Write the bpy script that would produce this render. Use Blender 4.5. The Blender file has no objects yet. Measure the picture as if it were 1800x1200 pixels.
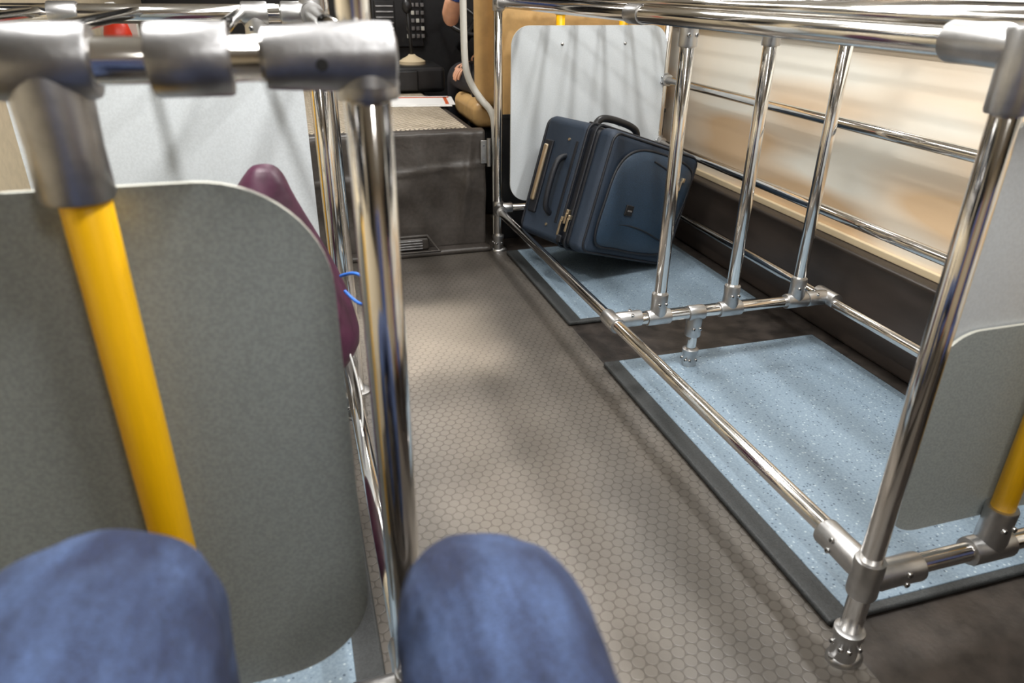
import bpy, bmesh, math, random
from mathutils import Vector, Matrix, Quaternion, noise
random.seed(4)
scene = bpy.context.scene
scene.view_settings.view_transform = 'Standard'
COL = scene.collection

# ---------------------------------------------------------------- materials
def srgb(r, g, b):
    def f(c):
        c /= 255.0
        return c/12.92 if c <= .04045 else ((c+.055)/1.055)**2.4
    return (f(r), f(g), f(b), 1)

def mat(name, col, rough=.5, metal=0, bump=0, bscale=200, var=0, vscale=30, col2=None, spec=.5, coat=0, stretch=None, detail=4, bdist=.01, lo=.38, hi=.62):
    m = bpy.data.materials.new(name); m.use_nodes = True
    nt = m.node_tree; N = nt.nodes; L = nt.links
    b = N['Principled BSDF']
    b.inputs['Base Color'].default_value = col
    b.inputs['Roughness'].default_value = rough
    b.inputs['Metallic'].default_value = metal
    b.inputs['Specular IOR Level'].default_value = spec
    if coat: b.inputs['Coat Weight'].default_value = coat
    geo = N.new('ShaderNodeTexCoord')
    src = geo.outputs['Object']
    if stretch:
        mp = N.new('ShaderNodeMapping'); mp.inputs['Scale'].default_value = stretch
        L.new(src, mp.inputs[0]); src = mp.outputs[0]
    n = N.new('ShaderNodeTexNoise'); n.inputs['Scale'].default_value = vscale; n.inputs['Detail'].default_value = detail
    L.new(src, n.inputs['Vector'])
    r = N.new('ShaderNodeValToRGB')
    c2 = col2 if col2 else tuple(c*(1-var) for c in col[:3])+(1,)
    r.color_ramp.elements[0].color = c2; r.color_ramp.elements[1].color = col
    r.color_ramp.elements[0].position = lo; r.color_ramp.elements[1].position = hi
    L.new(n.outputs['Fac'], r.inputs[0]); L.new(r.outputs[0], b.inputs['Base Color'])
    if bump:
        n2 = N.new('ShaderNodeTexNoise'); n2.inputs['Scale'].default_value = bscale; n2.inputs['Detail'].default_value = 3
        L.new(src, n2.inputs['Vector'])
        bp = N.new('ShaderNodeBump'); bp.inputs['Strength'].default_value = bump; bp.inputs['Distance'].default_value = bdist
        L.new(n2.outputs['Fac'], bp.inputs['Height']); L.new(bp.outputs[0], b.inputs['Normal'])
    return m

M_chrome = mat('chrome', (.80,.78,.75,1), .11, 1, var=.1, vscale=8)
M_cast = mat('cast_alloy', (.56,.56,.56,1), .36, 1, bump=.03, bscale=90, var=.2, vscale=20)
M_castd = mat('cast_alloy_near', (.46,.46,.47,1), .38, 1, bump=.04, bscale=120, var=.3, vscale=25)
M_screw = mat('screw_steel', (.5,.5,.5,1), .25, 1)
M_dark = mat('socket_black', (.01,.01,.01,1), .6)
M_yellow = mat('yellow_grip', srgb(254,194,4), .36, 0, bump=.05, bscale=60, var=.06, vscale=20, stretch=(30,30,1))
M_panel = mat('laminate_grey_and_shade', srgb(156,164,163), .45, 0, bump=.03, bscale=300, var=.2, vscale=260)  # darker twin of laminate_pale; shade on the left near panel put into colour
M_panelw = mat('laminate_pale', srgb(202,208,212), .42, 0, bump=.02, bscale=300, var=.08, vscale=220)
M_edge = mat('laminate_edge', srgb(205,205,195), .5)
M_vinyl = mat('vinyl_cover', srgb(66,61,57), .42, 0, bump=.5, bscale=14, var=.2, vscale=60, bdist=.01)
M_darkfloor_shade = mat('dark_floor_shade', srgb(56,50,46), .42, 0, bump=.1, bscale=60, var=.6, vscale=14)
M_skirt = mat('dark_skirt', srgb(62,54,49), .4, 0, bump=.05, bscale=30, var=.35, vscale=10, stretch=(1,.3,1))
M_rubber = mat('rubber_edge', srgb(54,57,58), .6, 0, bump=.2, bscale=300, var=.35, vscale=200)
M_wallw = mat('wall_white_reflect_tint', srgb(230,227,216), .20, 0, var=.1, vscale=1.3, col2=srgb(216,186,150), stretch=(1,.9,4.0), detail=.5, lo=.36, hi=.56)  # white wall; tan bands are warm reflections painted into the colour
M_cream = mat('cream', srgb(214,200,172), .4, 0, var=.1)
M_ceil = mat('ceiling_white', srgb(225,225,220), .6, 0)
M_tan = mat('tan_leatherette', srgb(206,168,112), .45, 0, bump=.1, bscale=60, var=.15, vscale=12)
M_beige = mat('beige', srgb(205,188,156), .5)
M_black = mat('black_plastic', srgb(28,28,30), .4, 0, var=.3)
M_glass = mat('night_glass', (.008,.009,.012,1), .05, 0)
M_paintgrey = mat('pale_grey_paint', srgb(200,198,190), .35)
M_navy = mat('navy_nylon', srgb(36,50,67), .6, 0, bump=.25, bscale=500, var=.25, vscale=300)
M_navy2 = mat('navy_panel', srgb(41,61,81), .42, 0, bump=.15, bscale=350, var=.35, vscale=260)
M_navyd = mat('navy_trim', srgb(18,22,30), .5, 0, bump=.2, bscale=300)
M_gold = mat('pale_metal', srgb(190,175,150), .3, .9)
M_purple = mat('purple_nylon', srgb(72,26,54), .5, 0, bump=.5, bscale=14, var=.4, vscale=20)
M_blue = mat('blue_cord', srgb(50,110,200), .5)
M_white = mat('white_paper', srgb(240,240,238), .6)
M_red = mat('red_plastic', srgb(200,50,25), .4)
M_orange = mat('orange_print', srgb(214,96,50), .5)
M_skin = mat('skin', srgb(214,160,128), .5, 0, bump=.05, var=.08, vscale=40)
M_hair = mat('hair', srgb(25,20,18), .6, 0, bump=.3, bscale=200)
M_shirt = mat('blue_shirt', srgb(38,78,160), .7, 0, bump=.2, bscale=30, var=.1)
M_pants = mat('black_trousers', srgb(30,30,36), .8, 0, bump=.2, bscale=25)
M_shoe = mat('shoe_leather', srgb(35,30,28), .4)
M_seat = mat('seat_fabric', srgb(60,70,110), .8, 0, var=.4, vscale=60)
M_seatshell = mat('seat_shell', srgb(210,130,60), .4)
M_eye = mat('eye_white', srgb(235,235,235), .3)
M_lip = mat('lips', srgb(170,95,85), .5)

def mat_denim():
    m = mat('denim', srgb(62,80,116), .88, 0, bump=.6, bscale=14, col2=srgb(26,36,64), vscale=11, detail=8, stretch=(2.0,.6,1), bdist=.02, lo=.40, hi=.70)
    nt = m.node_tree; N = nt.nodes; L = nt.links
    b = N['Principled BSDF']
    old = b.inputs['Base Color'].links[0].from_socket
    tc = N.new('ShaderNodeTexCoord')
    n = N.new('ShaderNodeTexNoise'); n.inputs['Scale'].default_value = 420; n.inputs['Detail'].default_value = 3
    L.new(tc.outputs['Object'], n.inputs['Vector'])
    cr = N.new('ShaderNodeValToRGB'); cr.color_ramp.elements[0].position = .3; cr.color_ramp.elements[1].position = .7
    cr.color_ramp.elements[0].color = (.2,.2,.2,1); cr.color_ramp.elements[1].color = (.8,.8,.8,1)
    L.new(n.outputs['Fac'], cr.inputs[0])
    mx = N.new('ShaderNodeMix'); mx.data_type = 'RGBA'; mx.blend_type = 'OVERLAY'
    mx.inputs[0].default_value = .9
    L.new(old, mx.inputs[6]); L.new(cr.outputs[0], mx.inputs[7]); L.new(mx.outputs[2], b.inputs['Base Color'])
    return m
M_denim = mat_denim()

def mat_mat():
    m = mat('speckled_vinyl', srgb(128,146,160), .5, 0, bump=.03, bscale=200, vscale=150, col2=srgb(114,132,147))
    nt = m.node_tree; N = nt.nodes; L = nt.links
    b = N['Principled BSDF']; old = b.inputs['Base Color'].links[0].from_socket
    tc = N.new('ShaderNodeTexCoord')
    v = N.new('ShaderNodeTexVoronoi'); v.inputs['Scale'].default_value = 95
    L.new(tc.outputs['Object'], v.inputs['Vector'])
    r = N.new('ShaderNodeValToRGB'); r.color_ramp.elements[0].position = .2; r.color_ramp.elements[1].position = .34
    r.color_ramp.elements[0].color = (1,1,1,1); r.color_ramp.elements[1].color = (0,0,0,1)
    L.new(v.outputs['Distance'], r.inputs[0])
    sep = N.new('ShaderNodeSeparateColor'); L.new(v.outputs['Color'], sep.inputs[0])
    gt = N.new('ShaderNodeMath'); gt.operation = 'GREATER_THAN'; gt.inputs[1].default_value = .45; L.new(sep.outputs[0], gt.inputs[0])
    ml = N.new('ShaderNodeMath'); ml.operation = 'MULTIPLY'; L.new(r.outputs[0], ml.inputs[0]); L.new(gt.outputs[0], ml.inputs[1])
    m2 = N.new('ShaderNodeMath'); m2.operation = 'MULTIPLY'; m2.inputs[1].default_value = .85; L.new(ml.outputs[0], m2.inputs[0])
    cr = N.new('ShaderNodeValToRGB'); cr.color_ramp.elements[0].color = srgb(58,74,92); cr.color_ramp.elements[1].color = srgb(172,186,194)
    cr.color_ramp.interpolation = 'CONSTANT'; cr.color_ramp.elements[1].position = .6
    L.new(sep.outputs[1], cr.inputs[0])
    mx = N.new('ShaderNodeMix'); mx.data_type = 'RGBA'
    L.new(m2.outputs[0], mx.inputs[0]); L.new(old, mx.inputs[6]); L.new(cr.outputs[0], mx.inputs[7])
    L.new(mx.outputs[2], b.inputs['Base Color'])
    return m
M_mat = mat_mat()

def mat_coin():
    m = mat('coin_vinyl_floor', srgb(88,83,77), .42, 0, var=.3, vscale=3)
    nt = m.node_tree; N = nt.nodes; L = nt.links
    b = N['Principled BSDF']; old = b.inputs['Base Color'].links[0].from_socket
    tc = N.new('ShaderNodeTexCoord')
    s = .029; h = s*math.sqrt(3)
    def cell(off):
        a = N.new('ShaderNodeVectorMath'); a.operation = 'ADD'; a.inputs[1].default_value = (off[0], off[1], 0)
        L.new(tc.outputs['Object'], a.inputs[0])
        mu = N.new('ShaderNodeVectorMath'); mu.operation = 'MULTIPLY'; mu.inputs[1].default_value = (1,1,0); L.new(a.outputs[0], mu.inputs[0])
        w = N.new('ShaderNodeVectorMath'); w.operation = 'WRAP'
        w.inputs[1].default_value = (s/2, h/2, 1); w.inputs[2].default_value = (-s/2, -h/2, -1)
        L.new(mu.outputs[0], w.inputs[0])
        l = N.new('ShaderNodeVectorMath'); l.operation = 'LENGTH'; L.new(w.outputs[0], l.inputs[0])
        return l.outputs['Value']
    mn = N.new('ShaderNodeMath'); mn.operation = 'MINIMUM'
    L.new(cell((0,0)), mn.inputs[0]); L.new(cell((s/2,h/2)), mn.inputs[1])
    mr = N.new('ShaderNodeMapRange'); mr.interpolation_type = 'SMOOTHSTEP'
    mr.inputs['From Min'].default_value = .0124; mr.inputs['From Max'].default_value = .0144
    mr.inputs['To Min'].default_value = 1; mr.inputs['To Max'].default_value = 0
    L.new(mn.outputs[0], mr.inputs['Value'])
    mx = N.new('ShaderNodeMix'); mx.data_type = 'RGBA'; mx.blend_type = 'MULTIPLY'; mx.inputs[0].default_value = 1
    cr = N.new('ShaderNodeValToRGB'); cr.color_ramp.elements[0].color = (.62,.60,.58,1); cr.color_ramp.elements[1].color = (1,1,1,1)
    L.new(mr.outputs[0], cr.inputs[0])
    L.new(old, mx.inputs[6]); L.new(cr.outputs[0], mx.inputs[7]); L.new(mx.outputs[2], b.inputs['Base Color'])
    bp = N.new('ShaderNodeBump'); bp.inputs['Strength'].default_value = .3; bp.inputs['Distance'].default_value = .0015
    L.new(mr.outputs[0], bp.inputs['Height']); L.new(bp.outputs[0], b.inputs['Normal'])
    return m
M_floor = mat_coin()

def mat_grid():
    m = mat('beige_mesh_mat', srgb(196,184,160), .6, 0, bump=.0, var=.1)
    nt = m.node_tree; N = nt.nodes; L = nt.links
    b = N['Principled BSDF']
    tc = N.new('ShaderNodeTexCoord')
    mp = N.new('ShaderNodeMapping'); mp.inputs['Rotation'].default_value = (0,0,math.radians(45)); L.new(tc.outputs['Object'], mp.inputs[0])
    br = N.new('ShaderNodeTexBrick'); br.inputs['Scale'].default_value = 16; br.offset = 0
    br.inputs['Brick Width'].default_value = .5; br.inputs['Row Height'].default_value = .5
    br.inputs['Color1'].default_value = srgb(196,184,164); br.inputs['Color2'].default_value = srgb(178,166,144); br.inputs['Mortar'].default_value = srgb(104,92,78)
    br.inputs['Mortar Size'].default_value = .05
    L.new(mp.outputs[0], br.inputs['Vector']); L.new(br.outputs['Color'], b.inputs['Base Color'])
    return m
M_grid = mat_grid()

def emis(name, col, s):
    m = bpy.data.materials.new(name); m.use_nodes = True
    b = m.node_tree.nodes['Principled BSDF']
    b.inputs['Emission Color'].default_value = col; b.inputs['Emission Strength'].default_value = s
    b.inputs['Base Color'].default_value = (.8,.8,.8,1)
    return m
M_lamp = emis('lamp_diffuser', (1,.98,.95,1), 6)

# ---------------------------------------------------------------- mesh helpers
def empty(name, loc=(0,0,0)):
    e = bpy.data.objects.new(name, None); COL.objects.link(e); e.location = loc; e.empty_display_size = .1
    return e

def finish(name, bm, m, parent, smooth=True, wn=False):
    me = bpy.data.meshes.new(name); bm.normal_update(); bm.to_mesh(me); bm.free()
    if m: me.materials.append(m)
    if smooth:
        for p in me.polygons: p.use_smooth = True
    o = bpy.data.objects.new(name, me); COL.objects.link(o)
    if parent: o.parent = parent
    if wn:
        w = o.modifiers.new('wn', 'WEIGHTED_NORMAL'); w.keep_sharp = False
    return o

def frame_from(d):
    d = Vector(d).normalized()
    return d.to_track_quat('Z', 'Y').to_matrix()

def lathe(name, p, d, prof, m, parent, seg=28, flat=1.0):
    R = frame_from(d); p = Vector(p)
    bm = bmesh.new(); rings = []
    for r, t in prof:
        rings.append([bm.verts.new(p + R @ Vector((r*math.cos(2*math.pi*i/seg), r*math.sin(2*math.pi*i/seg)*flat, t))) for i in range(seg)])
    for a, b in zip(rings, rings[1:]):
        for i in range(seg):
            bm.faces.new((a[i], a[(i+1) % seg], b[(i+1) % seg], b[i]))
    bm.faces.new(list(reversed(rings[0]))); bm.faces.new(rings[-1])
    o = finish(name, bm, m, parent)
    try:
        o.data.set_sharp_from_angle(angle=math.radians(50))
    except Exception: pass
    return o

def tube(name, a, b, r, m, parent, seg=28):
    a = Vector(a); b = Vector(b); L = (b-a).length
    return lathe(name, a, b-a, [(r*.9, 0), (r, r*.1), (r, L-r*.1), (r*.9, L)], m, parent, seg)

def box(name, lo, hi, m, parent=None, bev=.004, seg=3, origin=None):
    lo = Vector(lo); hi = Vector(hi); c = (lo+hi)/2; s = hi-lo
    bm = bmesh.new(); bmesh.ops.create_cube(bm, size=1)
    for v in bm.verts:
        v.co = Vector((v.co.x*s.x, v.co.y*s.y, v.co.z*s.z)) + c
    bev = min(bev, min(s)*.49)
    if bev > 0:
        bmesh.ops.bevel(bm, geom=list(bm.edges), offset=bev, segments=seg, profile=.5, affect='EDGES')
    return finish(name, bm, m, parent, wn=True)

def rrect(w, h, r, n=8):
    pts = []
    for cx, cy, a0 in ((w/2-r, h/2-r, 0), (-w/2+r, h/2-r, 90), (-w/2+r, -h/2+r, 180), (w/2-r, -h/2+r, 270)):
        for i in range(n+1):
            a = math.radians(a0+90*i/n); pts.append((cx+r*math.cos(a), cy+r*math.sin(a)))
    return pts

def plate(name, c, w, h, r, t, m, parent, medge=None):
    pts = rrect(w, h, r, 14); c = Vector(c)
    bm = bmesh.new()
    f = [bm.verts.new(c+Vector((x, -t/2, z))) for x, z in pts]
    b = [bm.verts.new(c+Vector((x, t/2, z))) for x, z in pts]
    bm.faces.new(f); bm.faces.new(list(reversed(b)))
    n = len(pts)
    for i in range(n):
        fc = bm.faces.new((f[(i+1) % n], f[i], b[i], b[(i+1) % n])); fc.material_index = 1
    bmesh.ops.recalc_face_normals(bm, faces=bm.faces)
    o = finish(name, bm, m, parent, smooth=False)
    o.data.materials.append(medge or M_edge)
    return o

def curve(name, pts, r, m, parent, cyclic=False, smooth=True, flat=None):
    cu = bpy.data.curves.new(name, 'CURVE'); cu.dimensions = '3D'
    if smooth:
        sp = cu.splines.new('NURBS'); sp.points.add(len(pts)-1)
        for i, p in enumerate(pts): sp.points[i].co = (*p, 1)
        sp.order_u = 3; sp.use_endpoint_u = not cyclic; sp.resolution_u = 8
    else:
        sp = cu.splines.new('POLY'); sp.points.add(len(pts)-1)
        for i, p in enumerate(pts): sp.points[i].co = (*p, 1)
    sp.use_cyclic_u = cyclic
    cu.bevel_depth = r; cu.bevel_resolution = 4; cu.use_fill_caps = True
    cu.materials.append(m)
    o = bpy.data.objects.new(name, cu); COL.objects.link(o)
    if parent: o.parent = parent
    return o

def skin(name, verts, edges, radii, m, parent, root=0, sub=2):
    me = bpy.data.meshes.new(name); me.from_pydata([tuple(v) for v in verts], edges, [])
    me.materials.append(m)
    o = bpy.data.objects.new(name, me); COL.objects.link(o)
    if parent: o.parent = parent
    md = o.modifiers.new('skin', 'SKIN'); md.use_smooth_shade = True
    lay = me.skin_vertices[0].data
    for i, r in enumerate(radii):
        lay[i].radius = (r, r) if not isinstance(r, tuple) else r
        lay[i].use_root = (i == root)
    s = o.modifiers.new('sub', 'SUBSURF'); s.levels = sub; s.render_levels = sub
    return o

def ellipsoid(name, c, s, m, parent, rot=None):
    bm = bmesh.new(); bmesh.ops.create_uvsphere(bm, u_segments=24, v_segments=16, radius=1)
    for v in bm.verts:
        q = Vector((v.co.x*s[0], v.co.y*s[1], v.co.z*s[2]))
        if rot: q = rot @ q
        v.co = q + Vector(c)
    return finish(name, bm, m, parent)

# ---------------------------------------------------------------- fittings
R = .0205
def screws(p, n, along, parent):
    n = Vector(n).normalized(); along = Vector(along).normalized()
    for s in (-.012, .012):
        q = Vector(p) + along*s
        lathe('screw', q, n, [(.0058, -.004), (.0058, .0012), (.005, .002)], M_screw, parent, 12)
        lathe('screw_socket', q + n*.0018, n, [(.0028, -.001), (.0028, .0006)], M_dark, parent, 6)

def sleeve(p, d, L, r, parent, m=None):
    d = Vector(d).normalized()
    q = Vector(p) - d*L/2
    lathe('sleeve', q, d, [(r*.96, 0), (r*1.22, .001), (r*1.28, .005), (r*1.28, L-.005), (r*1.22, L-.001), (r*.96, L)], m or M_cast, parent)

def cup(p, d, L, r, parent, n=None, m=None):
    lathe('socket_cup', p, d, [(r*1.15, 0), (r*1.34, r*1.1), (r*1.28, L*.6), (r*1.33, L-.005), (r*1.27, L-.001), (r*.95, L)], m or M_cast, parent)
    if n is not None:
        d = Vector(d).normalized(); n = Vector(n).normalized()
        side = d.cross(n)
        screws(Vector(p)+d*L*.62+n*r*1.29, n, side, parent)

def tee(p, rail, posts, parent, n=None, L=.085, CL=.085, r=R, m=None):
    sleeve(p, rail, L, r, parent, m)
    for d in posts: cup(p, d, CL, r, parent, n, m)

def foot(x, y, parent, top=.10, r=R):
    lathe('foot_socket', (x, y, .012), (0,0,1), [(r*1.25,0),(r*1.25,.05),(r*1.42,.058),(r*1.42,.07),(r*1.05,.074)], M_cast, parent)
    lathe('foot_flange', (x+.006, y, .0), (0,0,1), [(r*1.9,0),(r*1.9,.007),(r*1.6,.013),(r*1.3,.016)], M_cast, parent, flat=.75)
    screws((x-r*1.25, y-.002, .045), (-1,-.2,0), (0,1,0), parent)
    screws((x, y-r*1.25, .045), (0,-1,0), (1,0,0), parent)
    lathe('anchor_bolt', (x-.028, y, .012), (0,0,1), [(.006,0),(.006,.006)], M_screw, parent, 6)

X0, X1 = .93, 1.76
YN, YD, YF = .775, 1.945, 3.33
ZT, ZB = 1.135, .218

# ================================================================ right rack
rk = empty('luggage_rack')
for (x, y) in ((X0,YN),(X0,YF),(X1,YF),(X1,YN)):
    tube('post', (x,y,.02), (x,y,ZT), R, M_chrome, rk)
    foot(x, y, rk)
tube('front_low_rail', (X0,YN,ZB+.02), (X0,YF,ZB-.01), R*.92, M_chrome, rk)
tube('front_top_rail', (X0,YN,ZT), (X0,YF,ZT), R*1.05, M_chrome, rk)
for z in (ZB-.01, .505, .80, ZT):
    tube('rear_rail', (X1,YN,z), (X1,YF,z), R*.9, M_chrome, rk)
for y in (YN, YD, YF):
    tube('cross_top_rail', (X0,y,ZT), (X1,y,ZT), R, M_chrome, rk)
    tube('cross_low_rail', (X0,y,ZB), (X1,y,ZB), R*.92, M_chrome, rk)
for i in range(0, 8):
    x = X0 + (X1-X0)*i/7
    tube('shelf_bar', (x,YN,ZT+.03), (x,YF,ZT+.03), .010, M_chrome, rk, 16)
for x in (1.094, 1.364, 1.628):
    tube('divider_post', (x,YD,ZB), (x,YD,ZT), R, M_chrome, rk)
    tee((x,YD,ZB), (1,0,0), [(0,0,1)], rk, n=(0,-1,0))
    tee((x,YD,ZT), (1,0,0), [(0,0,-1)], rk, n=(0,-1,0))
xl = 1.234
tube('divider_leg', (xl,YD,.02), (xl,YD,ZB), R*.85, M_chrome, rk)
tee((xl,YD,ZB), (1,0,0), [(0,0,-1)], rk, n=(0,-1,0), L=.06)
foot(xl, YD, rk, r=R*.95)
tee((X0,YD,ZB+.005), (0,1,0), [(1,0,0)], rk, n=(0,-.3,1), L=.09, CL=.10)
tee((X1,YD,ZB), (0,1,0), [(-1,0,0)], rk, n=(0,-.3,1), L=.10, CL=.09)
tee((X0,YD,ZT), (0,1,0), [(1,0,0)], rk, n=(0,-1,0))
for (x,y) in ((X0,YF),(X1,YF),(X1,YN)):
    tee((x,y,ZB), (0,0,1), [(0,-1 if y>2 else 1,0), (1 if x<1.5 else -1,0,0)], rk, n=None, L=.07, CL=.07)
    tee((x,y,ZT), (0,0,1), [(0,-1 if y>2 else 1,0), (1 if x<1.5 else -1,0,0)], rk, n=None, L=.07, CL=.07)
    if x > 1.5:
        for z in (.505,.80): tee((x,y,z), (0,0,1), [(0,-1 if y>2 else 1,0)], rk, n=(-1,0,0), L=.06, CL=.06)
sleeve((X0,YN,ZB), (0,0,1), .085, R*1.08, rk)
cup((X0,YN,ZB+.012), (0,1,-.01), .12, R*1.05, rk, n=(-1,0,.2))
cup((X0,YN,ZB-.005), (1,0,0), .12, R*1.05, rk, n=(0,-1,0))
sleeve((X0,YN,ZT-.03), (0,0,1), .11, R*1.1, rk)
cup((X0,YN,ZT), (0,1,0), .12, R*1.1, rk)
cup((X0,YN,ZT), (1,0,0), .12, R*1.1, rk, n=(0,-1,0))
def yellow(x, y, rk_, zb=ZB, zt=ZT, n=(0,-1,0), big=1.0):
    tube('yellow_grip_pole', (x,y,zb), (x,y,zt), R*1.03*big, M_yellow, rk_, 32)
yellow(1.218, YN, rk)
tee((1.218,YN,ZB), (1,0,0), [(0,0,1)], rk, n=(0,-1,0), L=.10, CL=.10, r=R*1.08)
tee((1.218,YN,ZT), (1,0,0), [(0,0,-1)], rk, n=(0,-1,0), L=.12, CL=.12, r=R*1.08)
yellow(1.50, YN, rk)
tee((1.50,YN,ZB), (1,0,0), [(0,0,1)], rk, n=(0,-1,0), L=.10, CL=.10, r=R*1.08)
tee((1.50,YN,ZT), (1,0,0), [(0,0,-1)], rk, n=(0,-1,0), L=.12, CL=.12, r=R*1.08)
plate('partition_panel', (1.35, YN+.040, .665), .73, .76, .08, .006, M_panelw, rk)
plate('kick_panel', (1.345, YN+.031, .487), .75, .42, .085, .006, M_panel, rk)
plate('partition_panel', (1.363, YF-.03, .65), .765, .785, .085, .008, M_panelw, rk)
for x in (1.22, 1.53):
    tube('yellow_grip_pole', (x,YF,ZB), (x,YF,ZT), R*1.0, M_yellow, rk)
    tee((x,YF,ZT), (1,0,0), [(0,0,-1)], rk, n=(0,-1,0), L=.06, CL=.05)
    tee((x,YF,ZB), (1,0,0), [(0,0,1)], rk, n=(0,-1,0), L=.08, CL=.08)
    for z in (.965, .60, .33):
        lathe('panel_screw', (x,YF-.033,z), (0,-1,0), [(.008,0),(.008,.003),(.005,.006)], M_screw, rk, 14)

# ================================================================ left rack
XL0, XL1 = .079, -.75
YL = 1.95
lk = empty('luggage_rack')
for (x, y) in ((XL0,YN),(XL0,YL),(XL1,YL),(XL1,YN)):
    tube('post', (x,y,.02), (x,y,ZT), R*1.12, M_chrome, lk); foot(x, y, lk)
for z in (ZB, ZT):
    tube('front_rail', (XL0,YN,z), (XL0,YL,z), R*.92, M_chrome, lk)
    tube('rear_rail', (XL1,YN,z), (XL1,YL,z), R*.92, M_chrome, lk)
    for y in (YN, YL):
        tube('cross_rail', (XL1,y,z), (XL0,y,z), R*1.02, M_chrome, lk)
for z in (.505,.80): tube('rear_rail', (XL1,YN,z), (XL1,YL,z), R*.9, M_chrome, lk)
for x in (-.08, -.30, -.5):
    tube('shelf_bar', (x,YN,ZT+.004), (x,YL,ZT+.004), .011, M_chrome, lk, 16)
rb = R*1.12
lathe('corner_fitting', (XL0+.030,YN,ZT), (-1,0,0), [(rb*.9,0),(rb*1.42,.004),(rb*1.46,.03),(rb*1.32,.09),(rb*1.25,.122),(rb*1.2,.126),(rb*.9,.126)], M_castd, lk)
cup((XL0,YN,ZT), (0,0,-1), .040, rb*1.05, lk, m=M_castd)
lathe('corner_fitting_slot', (.035,YN-rb*1.34,ZT-.004), (0,-1,0), [(.006,0),(.006,.0015)], M_dark, lk, 10)
sleeve((-.082,YN,ZT), (1,0,0), .072, rb*1.14, lk, M_castd)
tee((-.205,YN,ZT), (1,0,0), [(0,0,-1)], lk, n=None, L=.085, CL=.125, r=rb*1.12, m=M_castd)
yellow(-.200, YN, lk, big=1.12)
tee((-.200,YN,ZB), (1,0,0), [(0,0,1)], lk, n=(0,-1,0), L=.1, CL=.1, r=rb)
tee((-.55,YN,ZT), (1,0,0), [(0,0,-1)], lk, n=(0,-1,0), L=.1, CL=.12, r=rb)
yellow(-.55, YN, lk, big=1.12)
plate('partition_panel', (-.365, YN+.038, .640), .785, .745, .135, .008, M_panel, lk)
plate('partition_panel', (-.28, YL-.03, .65), .64, .78, .085, .008, M_panelw, lk)
for (x,y) in ((XL0,YL),(XL1,YL)):
    for z in (ZB,ZT): tee((x,y,z), (0,0,1), [(0,-1,0), (-1 if x>0 else 1,0,0)], lk, L=.07, CL=.07)
for z in (.505,.80): tee((XL1,YL,z), (0,0,1), [(0,-1,0)], lk, n=(1,0,0), L=.06, CL=.06)
tee((XL0,YN,ZB), (0,0,1), [(0,1,0), (-1,0,0)], lk, L=.08, CL=.09)
for x in (-.05,-.45):
    tube('yellow_grip_pole', (x,YL,ZB), (x,YL,ZT), R, M_yellow, lk)
    tee((x,YL,ZT), (1,0,0), [(0,0,-1)], lk, n=(0,-1,0), L=.06, CL=.05)
st = empty('stanchion_pole')
tube('pole', (.078,.86,.01), (.078,.86,2.2), .018, M_chrome, st)
lathe('pole_flange', (.078,.86,.0), (0,0,1), [(.036,0),(.036,.006),(.02,.012)], M_cast, st)
st2 = empty('stanchion_pole')
tube('pole', (.115,2.10,.01), (.115,2.10,2.2), .016, M_chrome, st2)
lathe('pole_flange', (.115,2.10,.0), (0,0,1), [(.036,0),(.036,.006),(.02,.012)], M_cast, st2)

# ================================================================ mats
def floormat(x0,x1,y0,y1, side):
    e = empty('floor_mat')
    box('rubber_base', (x0,y0,.0015), (x1,y1,.018), M_rubber, e, .007)
    if side > 0: a, b = x0+.055, x1-.01
    else: a, b = x0+.01, x1-.055
    box('vinyl_top', (a,y0+.02,.010), (b,y1-.01,.0205), M_mat, e, .003)
floormat(.955,1.82,.845,2.045,1)
floormat(.955,1.82,2.385,3.27,1)
floormat(-.86,.05,.72,2.0,-1)

# ================================================================ room shell
XW0, XW1, YB, YFR, ZC = -.98, 1.97, -2.4, 6.6, 2.25
box('floor', (XW0,YB,-.06), (XW1,YFR,0), M_floor, None, 0)
box('floor_strip_dark_shade', (.965,-2.3,-.004), (XW1-.001,3.6,.0012), M_darkfloor_shade, None, 0)  # dark floor under the rack; its near end is painted-in shade
box('ceiling', (XW0,YB,ZC), (XW1,YFR,ZC+.06), M_ceil, None, 0)
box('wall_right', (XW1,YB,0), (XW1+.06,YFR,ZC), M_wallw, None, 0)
box('wall_left', (XW0-.06,YB,0), (XW0,YFR,ZC), M_cream, None, 0)
box('wall_back', (XW0,YB-.06,0), (XW1,YB,ZC), M_cream, None, 0)
box('wall_front', (XW0,YFR,0), (XW1,YFR+.06,ZC), M_black, None, 0)
box('baseboard_right', (XW1-.075,YB,0), (XW1-.0005,YFR,.345), M_skirt, None, .015)
box('trim_1', (XW1-.018,YB,.345), (XW1-.0005,YFR,.372), M_beige, None, .004)
box('trim_2', (XW1-.014,YB,1.02), (XW1-.0005,YFR,1.05), M_paintgrey, None, .004)
for i, (y0,y1) in enumerate(((-2.2,-.2),(0,2.1),(2.3,4.3))):
    e = empty('window_%d' % (i+1))
    box('frame', (XW1-.03,y0,1.28), (XW1-.0005,y1,2.05), M_black, e, .02)
    box('pane', (XW1-.036,y0+.05,1.33), (XW1-.029,y1-.05,2.0), M_glass, e, .002)
    e = empty('window_%d' % (i+4))
    box('frame', (XW0+.0005,y0,1.28), (XW0+.03,y1,2.05), M_black, e, .02)
    box('pane', (XW0+.029,y0+.05,1.33), (XW0+.036,y1-.05,2.0), M_glass, e, .002)
e = empty('window_7')
box('frame', (XW0+.05,YFR-.03,1.15), (XW1-.05,YFR-.0005,2.15), M_black, e, .02)
box('pane', (XW0+.1,YFR-.036,1.2), (XW1-.1,YFR-.029,2.1), M_glass, e, .002)

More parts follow.
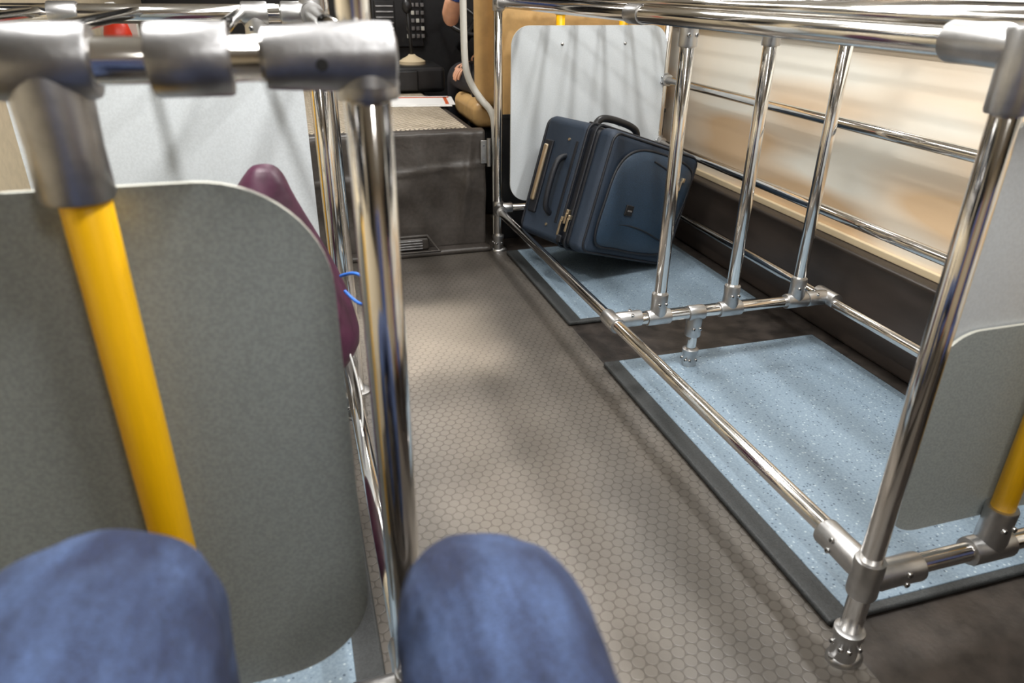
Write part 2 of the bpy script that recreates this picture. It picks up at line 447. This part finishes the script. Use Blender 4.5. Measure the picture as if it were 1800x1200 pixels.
box('seat_platform', (XW0+.003,YB+.003,0), (.42,.52,.215), M_vinyl, None, .01)
ps = empty('passenger_seat')
box('cushion', (-.28,-.42,.50), (.22,.12,.62), M_seat, ps, .045, 5)
box('backrest', (-.28,-.52,.60), (.22,-.40,1.35), M_seat, ps, .045, 5)
box('shell', (-.30,-.56,.46), (.24,-.50,1.36), M_seatshell, ps, .02)
box('pedestal', (-.2,-.35,.215), (.14,.0,.51), M_castd, ps, .01)
ps2 = empty('passenger_seat')
box('cushion', (1.25,-.42,.42), (1.85,.10,.54), M_seat, ps2, .045, 5)
box('backrest', (1.25,-.52,.52), (1.85,-.40,1.25), M_seat, ps2, .045, 5)
box('shell', (1.23,-.56,.38), (1.87,-.50,1.26), M_seatshell, ps2, .02)
box('pedestal', (1.35,-.35,.0), (1.75,.0,.43), M_castd, ps2, .01)

# ================================================================ front platform
fp = empty('engine_cover')
box('cover_body', (-.55,3.41,.0), (.875,5.2,.570), M_vinyl, fp, .03, 5)
bm = bmesh.new(); nx, nz = 110, 44; G = []
for j in range(nz+1):
    row = []
    for i in range(nx+1):
        x = -.55+1.43*i/nx; t = j/nz
        if t < .88:
            z = .02+.56*(t/.88); y = 3.392
        else:
            s_ = (t-.88)/.12; z = .58+.006*math.sin(s_*3.14); y = 3.392+.10*s_
        w_ = max(0, 1-abs(t-.4)/.6)
        d_ = .026*noise.noise(Vector((x*3.2, z*4.5, 1.3))) + .016*noise.noise(Vector((x*8, z*8+x*6, 4)))
        d_ += .018*math.exp(-((x-.78-.12*(z-.3))/.018)**2)*(.3+t) - .012*math.exp(-((x-.25+.3*(z-.1))/.025)**2) + .012*math.exp(-((z-.36-.08*x)/.012)**2)
        y -= .004 + d_*w_*1.3
        if t < .88: z += .004*math.sin(x*14)*t
        row.append(bm.verts.new((x, y, z)))
    G.append(row)
for j in range(nz):
    for i in range(nx):
        bm.faces.new((G[j][i], G[j][i+1], G[j+1][i+1], G[j+1][i]))
dr = finish('draped_skirt', bm, M_vinyl, fp)
so = dr.modifiers.new('so','SOLIDIFY'); so.thickness = .003
box('floor_ledge', (-.3,3.325,.0), (.895,3.40,.028), M_vinyl, fp, .012)
box('top_mesh_mat', (-.50,3.50,.570), (.82,5.1,.582), M_grid, fp, .005)
pts0 = [(.30,.028),(.63,.028),(.575,.10),(.355,.10)]
curve('tray_rim', [(x,3.355-(.03 if z<.05 else 0),z) for x,z in pts0], .008, M_vinyl, fp, cyclic=True, smooth=False)
box('recess_plate', (.345,3.345,.03), (.585,3.385,.092), M_vinyl, fp, .012)
for i in range(4): box('recess_rib', (.38,3.339,.038+i*.013), (.55,3.347,.044+i*.013), M_castd, fp, .001)
lathe('hinge_barrel', (.892,3.36,.42), (0,0,1), [(.010,0),(.010,.13)], M_cast, fp, 14)
box('hinge_leaf', (.855,3.372,.43), (.895,3.380,.54), M_cast, fp, .003)
for z in (.455,.515): lathe('hinge_screw', (.87,3.374,z), (0,-1,0), [(.005,0),(.005,.003)], M_screw, fp, 10)

pf = empty('document_folder')
box('sheet', (-.24,-.20,0), (.20,.20,.004), M_white, pf, .001)
box('top_sheet', (-.20,-.17,.004), (.22,.15,.008), M_white, pf, .001)
box('printed_band', (-.10,.10,.008), (.20,.14,.0086), M_orange, pf, 0)
box('printed_band', (.165,-.16,.008), (.185,.14,.0086), M_orange, pf, 0)
pf.location = (.72,4.38,.583); pf.rotation_euler = (0,0,math.radians(-8))

gc = empty('gear_lever')
box('console', (.62,4.75,.583), (.98,5.15,.74), M_black, gc, .03)
lathe('gaiter', (.80,4.93,.738), (0,0,1), [(.085,0),(.085,.02),(.06,.035),(.03,.05),(.02,.06)], M_beige, gc)
tube('shaft', (.80,4.93,.78), (.78,4.91,1.06), .011, M_black, gc)
ellipsoid('knob', (.78,4.91,1.08), (.032,.032,.045), M_black, gc)
box('switch_box', (.66,4.72,.60), (.80,4.78,.72), M_black, gc, .01)
db = empty('dashboard')
box('body', (.55,5.5,.0), (1.93,6.3,1.18), M_black, db, .05)
box('panel_face', (.62,5.47,.80), (.98,5.52,1.14), M_black, db, .01)
for i in range(4):
    for j in range(5):
        box('button', (.86+i*.034,5.455,.86+j*.05), (.882+i*.034,5.475,.886+j*.05), M_castd if (i+j)%4 else M_paintgrey, db, .003)
box('vent', (.64,5.455,.9), (.78,5.475,1.1), M_black, db, .005)
for i in range(5): box('vent_slat', (.65,5.447,.92+i*.035), (.77,5.457,.93+i*.035), M_castd, db, .002)
sw = empty('steering_wheel')
pts = [(1.25+.22*math.cos(t), 4.98+.22*math.sin(t)*.85, 1.02+.22*math.sin(t)*.5) for t in [2*math.pi*i/28 for i in range(28)]]
curve('rim', pts, .016, M_black, sw, cyclic=True)
tube('column', (1.25,4.98,1.0), (1.25,5.5,.8), .03, M_black, sw)
for a in (0, 2.1, 4.2):
    tube('spoke', (1.25,4.98,1.01), (1.25+.21*math.cos(a),4.98+.18*math.sin(a),1.02+.105*math.sin(a)), .012, M_black, sw, 12)

tp = empty('driver_partition')
box('tan_panel', (.965,3.50,.62), (1.88,3.54,1.55), M_tan, tp, .01)
box('lower_dark_panel', (.965,3.50,.0), (1.88,3.54,.62), M_black, tp, .005)
box('seam', (.965,3.492,.615), (1.88,3.502,.635), M_black, tp, .002)
ds = empty('driver_seat')
box('backrest', (.95,3.78,.62), (1.42,3.92,1.42), M_tan, ds, .06, 6)
box('cushion', (.95,3.88,.50), (1.42,4.40,.64), M_tan, ds, .05, 6)
box('headrest', (1.06,3.80,1.44), (1.30,3.90,1.62), M_tan, ds, .04, 6)
box('pedestal', (1.02,3.95,.0), (1.35,4.3,.51), M_black, ds, .02)

gt = empty('guard_rail_tube')
curve('tube', [(.80,3.45,1.75),(.80,3.45,1.3),(.80,3.45,.93),(.81,3.45,.82),(.87,3.44,.72),(.93,3.42,.66),(.935,3.40,.55),(.935,3.38,.0)], .016, M_paintgrey, gt)

fe = empty('fire_extinguisher')
lathe('cylinder', (-.72,4.0,.60), (0,0,1), [(.05,0),(.058,.01),(.06,.03),(.06,.38),(.05,.42),(.02,.45),(.018,.47)], M_red, fe)
tube('valve', (-.72,4.0,1.06), (-.72,4.0,1.11), .018, M_white, fe)
box('lever', (-.73,3.90,1.10), (-.71,4.02,1.115), M_white, fe, .003)
box('bracket', (-.80,4.05,.55), (-.64,4.10,1.05), M_paintgrey, fe, .004)
box('stand', (-.85,4.02,.0), (-.6,4.12,.60), M_cream, fe, .01)

# ================================================================ suitcase
sc = empty('suitcase')
L_, D_, H_ = .59, .42, .525
F = .10
box('main_body', (0,F+.04,0), (L_,D_,H_), M_navy, sc, .035, 6)
box('expansion_gusset', (.006,F-.01,.006), (L_-.006,F+.06,H_-.006), M_navyd, sc, .03, 5)
box('front_compartment', (.004,.0,.004), (L_-.004,F,H_-.004), M_navy, sc, .035, 6)
def loop(name, w, h, r, cx, cz, y, rad, m):
    pts = [(cx+a, y, cz+b) for a, b in rrect(w, h, r, 8)]
    return curve(name, pts, rad, m, sc, cyclic=True, smooth=False)
loop('zipper_main', L_+.002, H_+.002, .035, L_/2, H_/2, F, .006, M_navyd)
loop('zipper_expander', L_+.002, H_+.002, .035, L_/2, H_/2, F+.045, .006, M_navyd)
loop('piping_front', L_-.03, H_-.03, .04, L_/2, H_/2, .006, .005, M_navyd)
loop('piping_back', L_-.02, H_-.02, .04, L_/2, H_/2, D_-.004, .006, M_navyd)
kx, kz = L_/.55, H_/.48
pk = [(x*kx,y,z*kz) for x,y,z in [(.06,-.004,.06),(.05,-.004,.22),(.07,-.004,.36),(.16,-.004,.43),(.34,-.004,.44),(.48,-.004,.42),(.515,-.004,.36),(.50,-.004,.2),(.47,-.004,.07),(.36,-.004,.045),(.18,-.004,.045)]]
bm = bmesh.new()
def smoothloop(P, n=6):
    out = []
    k = len(P)
    for i in range(k):
        p0, p1, p2, p3 = (Vector(P[(i+j-1) % k]) for j in range(4))
        for s in range(n):
            t = s/n
            out.append(.5*((2*p1)+(-p0+p2)*t+(2*p0-5*p1+4*p2-p3)*t*t+(-p0+3*p1-3*p2+p3)*t**3))
    return out
sl = smoothloop(pk)
cen = Vector((.28*kx,0,.24*kz))
rings = []
for k_, (sc_, yy) in enumerate(((1.0,.004),(1.0,-.008),(.95,-.018),(.8,-.026),(.45,-.030))):
    rings.append([bm.verts.new(Vector((cen.x+(p.x-cen.x)*sc_, yy, cen.z+(p.z-cen.z)*sc_))) for p in sl])
for a, b in zip(rings, rings[1:]):
    n = len(a)
    for i in range(n): bm.faces.new((a[i], a[(i+1)%n], b[(i+1)%n], b[i]))
bm.faces.new(rings[-1])
bmesh.ops.recalc_face_normals(bm, faces=bm.faces)
finish('front_pocket', bm, M_navy2, sc)
curve('pocket_piping', [(p.x,-.009,p.z) for p in sl], .006, M_navyd, sc, cyclic=True, smooth=False)
curve('pocket_seam', [(x*kx,y,z*kz) for x,y,z in [(.08,-.020,.13),(.16,-.027,.15),(.30,-.032,.14),(.42,-.027,.11),(.48,-.02,.10)]], .0035, M_navyd, sc)
curve('pocket_zip', [(x*kx,y,z*kz) for x,y,z in [(.24,-.026,.405),(.34,-.028,.39),(.44,-.024,.35),(.49,-.018,.29)]], .004, M_navyd, sc)
box('badge', (.165,-.036,.20), (.21,-.024,.245), M_black, sc, .003)
box('badge_mark', (.175,-.038,.218), (.20,-.035,.225), M_castd, sc, .001)
hx = .04; hy = .24
curve('carry_handle', [(hx+.08,hy,H_-.005),(hx+.09,hy,H_+.030),(hx+.14,hy,H_+.045),(hx+.22,hy,H_+.048),(hx+.30,hy,H_+.045),(hx+.35,hy,H_+.030),(hx+.36,hy,H_-.005)], .016, M_black, sc)
for x in (hx+.06,hx+.34): box('handle_tab', (x,hy-.02,H_-.004), (x+.045,hy+.022,H_+.012), M_black, sc, .004)
curve('grab_handle', [(.005,hy,.12),(-.03,hy,.13),(-.042,hy,.18),(-.044,hy,.25),(-.042,hy,.31),(-.03,hy,.36),(.005,hy,.37)], .013, M_navyd, sc)
box('tele_plate', (-.010,.33,.10), (.008,.385,.42), M_navyd, sc, .006)
box('tele_grip', (-.024,.345,.15), (-.008,.372,.40), M_gold, sc, .009)
for z in (.07,.44): lathe('rivet', (-.001,hy,z), (-1,0,0), [(.007,0),(.006,.004)], M_gold, sc, 12)
box('side_strap', (-.004,.18,.09), (.003,.195,.44), M_navyd, sc, .002)
for (x,y,z,l) in ((-.008,F,.13,.06),(-.008,F+.04,.115,.07),(-.006,F+.02,.15,.05),(.47,-.03,.40,.045)):
    box('zip_slider', (x-.008,y-.008,z-.008), (x+.008,y+.008,z+.012), M_gold, sc, .003)
    box('zip_pull', (x-.011,y-.006,z-l), (x-.006,y+.006,z-.004), M_gold, sc, .002)
box('padlock', (-.020,F+.01,.02), (-.008,F+.038,.05), M_navyd, sc, .004)
for z in (.07,H_-.11):
    lathe('wheel', (L_+.004,D_-.03,z-.015), (0,0,1), [(.008,0),(.022,.002),(.022,.028),(.008,.03)], M_black, sc)
    box('wheel_housing', (L_-.03,D_-.07,z-.03), (L_+.006,D_+.0,z+.03), M_black, sc, .012)
    box('stand_foot', (L_-.004,.04,z-.02), (L_+.010,.08,z+.02), M_black, sc, .008)
yaw = math.radians(20); roll = math.radians(18)
RM = Matrix.Rotation(yaw,4,'Z') @ Matrix.Rotation(roll,4,'Y')
sc.matrix_world = Matrix.Translation((1.085,2.645,.198)) @ RM

# ================================================================ purple bag in the left rack
pb = empty('duffel_bag')
def loft(name, rings, m, parent, cap=True):
    bm = bmesh.new(); rr = [[bm.verts.new(p) for p in r_] for r_ in rings]
    n = len(rr[0])
    for a, b in zip(rr, rr[1:]):
        for i in range(n): bm.faces.new((a[i], a[(i+1)%n], b[(i+1)%n], b[i]))
    if cap: bm.faces.new(list(reversed(rr[0]))); bm.faces.new(rr[-1])
    bmesh.ops.recalc_face_normals(bm, faces=bm.faces)
    o = finish(name, bm, m, parent)
    s = o.modifiers.new('s','SUBSURF'); s.levels = 1; s.render_levels = 1
    return o
rings = []
prof = [(.02,-.16,.05,.12),(.05,-.15,.10,.20),(.20,-.14,.10,.22),(.38,-.12,.10,.22),(.51,-.09,.11,.18),(.55,-.055,.13,.16),(.60,-.05,.14,.14),(.66,-.06,.135,.12),(.76,-.075,.11,.10),(.84,-.07,.07,.07),(.875,-.06,.048,.05),(.90,-.055,.034,.035),(.92,-.055,.018,.02)]
for k_, (z, cx, a, b) in enumerate(prof):
    rr_ = []
    for i in range(24):
        an = 2*math.pi*i/24
        w = 1+.05*math.sin(an*5+k_*1.7)
        rr_.append(Vector((cx+a*w*math.cos(an), 1.32+b*w*math.sin(an), z)))
    rings.append(rr_)
loft('bag_body', rings, M_purple, pb)
curve('blue_cord', [(.055,1.27,.72),(.085,1.22,.75),(.100,1.20,.71),(.085,1.22,.67),(.06,1.27,.69)], .003, M_blue, pb)
box('luggage_tag', (.060,1.16,.36), (.063,1.22,.44), M_white, pb, .001)
curve('tag_string', [(.062,1.19,.435),(.075,1.20,.50),(.05,1.25,.60)], .0018, M_white, pb)

# ================================================================ photographer legs
pg = empty('seated_passenger')
V = [(-.03,-.20,.735), (-.12,-.16,.735),(-.146,.02,.75),(-.168,.22,.775),(-.182,.40,.778),(-.186,.49,.742),(-.190,.505,.61),(-.19,.46,.44),(-.175,.41,.29),
     (.06,-.16,.735),(.070,.02,.740),(.088,.20,.755),(.104,.37,.755),(.110,.46,.714),(.115,.47,.59),(.12,.43,.44),(.13,.40,.29),
     (-.03,-.26,.86),(-.03,-.29,.98)]
E = [(0,1),(1,2),(2,3),(3,4),(4,5),(5,6),(6,7),(7,8),(0,9),(9,10),(10,11),(11,12),(12,13),(13,14),(14,15),(15,16),(0,17),(17,18)]
Rr = [.12,.115,.116,.110,.103,.098,.088,.078,.07, .105,.092,.086,.082,.082,.078,.074,.07,.12,.12]
Rr[17] = (.17,.11); Rr[18] = (.17,.11)
jn = skin('jeans', V, E, Rr, M_denim, pg, 0, 4)
tx = bpy.data.textures.new('folds','CLOUDS'); tx.noise_scale = .07; tx.noise_depth = 2
dm = jn.modifiers.new('folds','DISPLACE'); dm.texture = tx; dm.strength = .013; dm.mid_level = .5; dm.texture_coords = 'LOCAL'
for x, y in ((-.175,.41),(.13,.40)):
    skin('ankle', [(x,y,.32),(x,y,.255)], [(0,1)], [.036,.036], M_skin, pg)
    skin('shoe', [(x,y-.03,.262),(x,y+.05,.262),(x,y+.085,.252)], [(0,1),(1,2)], [.045,.046,.032], M_shoe, pg)

# ================================================================ driver
dv = empty('bus_driver')
bx = 1.17
V = [(bx,4.10,.72),(bx,4.08,.90),(bx,4.07,1.08),(bx,4.07,1.24),(bx,4.08,1.36),(bx,4.09,1.42),
     (bx-.17,4.09,1.33),(bx-.225,4.14,1.22),(bx-.245,4.21,1.12),
     (bx+.17,4.09,1.33),(bx+.225,4.14,1.22),(bx+.245,4.21,1.12)]
E = [(0,1),(1,2),(2,3),(3,4),(4,5),(3,6),(6,7),(7,8),(3,9),(9,10),(10,11)]
skin('shirt', V, E, [(.17,.12),(.17,.12),(.18,.12),(.17,.11),(.07,.07),(.06,.06),.075,.068,.066,.075,.068,.066], M_shirt, dv, 0)
V = [(bx,4.10,.73),(bx-.10,4.15,.72),(bx-.13,4.38,.72),(bx-.14,4.58,.70),(bx-.14,4.62,.58),(bx-.13,4.66,.34),(bx-.13,4.68,.12),
     (bx+.10,4.15,.72),(bx+.13,4.38,.72),(bx+.14,4.58,.70),(bx+.14,4.62,.58),(bx+.13,4.66,.34),(bx+.13,4.68,.12)]
E = [(0,1),(1,2),(2,3),(3,4),(4,5),(5,6),(0,7),(7,8),(8,9),(9,10),(10,11),(11,12)]
skin('trousers', V, E, [.13,.10,.095,.085,.072,.062,.055,.10,.095,.085,.072,.062,.055], M_pants, dv, 0)
for s in (-.13,.13):
    skin('shoe', [(bx+s,4.66,.045),(bx+s,4.76,.042),(bx+s,4.82,.036)], [(0,1),(1,2)], [.042,.044,.03], M_shoe, dv)
def arm(pts, rad, hd, name):
    skin(name, pts, [(i,i+1) for i in range(len(pts)-1)], rad, M_skin, dv)
    w = Vector(pts[-1]); d = (w-Vector(pts[-2])).normalized()
    side = d.cross(Vector((0,0,1))).normalized(); dn = Vector((0,0,-1))
    skin(name+'_palm', [w, w+d*.045, w+d*.085], [(0,1),(1,2)], [(.024,.018),(.038,.017),(.036,.013)], M_skin, dv)
    for i, l in enumerate((.068,.078,.072,.055)):
        b0 = w+d*.08+side*(-.028+i*.019)
        p1 = b0+d*l*.45+dn*.008; p2 = p1+(d*.7+dn*.7)*l*.32; p3 = p2+(d*.3+dn*.95)*l*.25
        skin(name+'_finger', [b0,p1,p2,p3], [(0,1),(1,2),(2,3)], [.0095,.009,.008,.0065], M_skin, dv)
    t0 = w+d*.03-side*.028*hd
    skin(name+'_thumb', [t0, t0+d*.03-side*.022*hd, t0+d*.058-side*.03*hd+dn*.01], [(0,1),(1,2)], [.012,.011,.008], M_skin, dv)
arm([(bx-.24,4.19,1.15),(bx-.255,4.25,1.06),(bx-.23,4.36,1.03),(bx-.19,4.56,1.03),(bx-.16,4.66,1.04)], [.052,.052,.048,.038,.029], 1, 'left_forearm')
arm([(bx+.24,4.19,1.15),(bx+.255,4.24,1.04),(bx+.16,4.33,.93),(bx-.03,4.37,.84),(bx-.12,4.33,.80)], [.052,.052,.048,.038,.029], -1, 'right_forearm')
hc = Vector((bx,4.13,1.62))
skin('neck', [(bx,4.09,1.40),(bx,4.10,1.52)], [(0,1)], [.056,.054], M_skin, dv)
ellipsoid('head', hc, (.075,.095,.115), M_skin, dv)
ellipsoid('jaw', hc+Vector((0,.02,-.06)), (.058,.07,.06), M_skin, dv)
ellipsoid('hair', hc+Vector((0,-.018,.025)), (.082,.095,.108), M_hair, dv)
ellipsoid('nose', hc+Vector((0,.10,-.015)), (.013,.018,.026), M_skin, dv)
ellipsoid('mouth', hc+Vector((0,.086,-.062)), (.025,.008,.007), M_lip, dv)
for s in (-1,1):
    ellipsoid('ear', hc+Vector((s*.078,0,-.01)), (.01,.02,.03), M_skin, dv)
    ellipsoid('eye', hc+Vector((s*.03,.084,.005)), (.013,.009,.008), M_eye, dv)
    ellipsoid('iris', hc+Vector((s*.03,.091,.005)), (.005,.004,.005), M_dark, dv)

# ================================================================ lights
def lamp(x, y, w, l, power, col=(1,.98,.95), spread=180):
    e = empty('ceiling_light')
    box('housing', (x-w/2-.02,y-l/2-.02,ZC-.03), (x+w/2+.02,y+l/2+.02,ZC), M_paintgrey, e, .005)
    box('diffuser', (x-w/2,y-l/2,ZC-.036), (x+w/2,y+l/2,ZC-.028), M_lamp, e, .002)
    ld = bpy.data.lights.new('tube_light', 'AREA'); ld.shape = 'RECTANGLE'; ld.size = w; ld.size_y = l; ld.energy = power; ld.color = col
    ld.spread = math.radians(spread)
    o = bpy.data.objects.new('tube_light', ld); COL.objects.link(o); o.location = (x,y,ZC-.045); o.parent = e
lamp(1.30, 1.5, .08, .4, 34)
lamp(-.35, 1.35, .08, .4, 30)
lamp(.40, 2.42, .45, .60, 4.6, (1,.93,.82), 8)  # added unseen narrow-beam lamp, shaped to throw the warm floor patch
lamp(.38, 1.36, .42, 1.4, 3.2, (1,.95,.88), 10)  # added unseen lamp, beam narrowed to brighten only the aisle strip
lamp(.6, .3, .10, .4, 22)
lamp(.5, -.9, .14, .6, 12)
lamp(.3, 4.4, .12, .5, 22)
lamp(1.45, 3.0, .08, .3, 16)

w = bpy.data.worlds.new('World'); scene.world = w; w.use_nodes = True
w.node_tree.nodes['Background'].inputs[0].default_value = (.5,.55,.6,1)
w.node_tree.nodes['Background'].inputs[1].default_value = .2

# ================================================================ camera
cd = bpy.data.cameras.new('camera'); cam = bpy.data.objects.new('camera', cd); COL.objects.link(cam)
cd.lens = 25.26; cd.sensor_width = 36; cd.clip_start = .02
right = Vector((.9585,-.2852,.0095)); up = Vector((.1184,.4278,.8961)); back = Vector((-.2597,-.8577,.4438))
m = Matrix((right, up, back)).transposed().to_4x4(); m.translation = (0,0,1.2)
cam.matrix_world = m
cd.dof.use_dof = True; cd.dof.focus_distance = 2.4; cd.dof.aperture_fstop = 4.0
scene.camera = cam
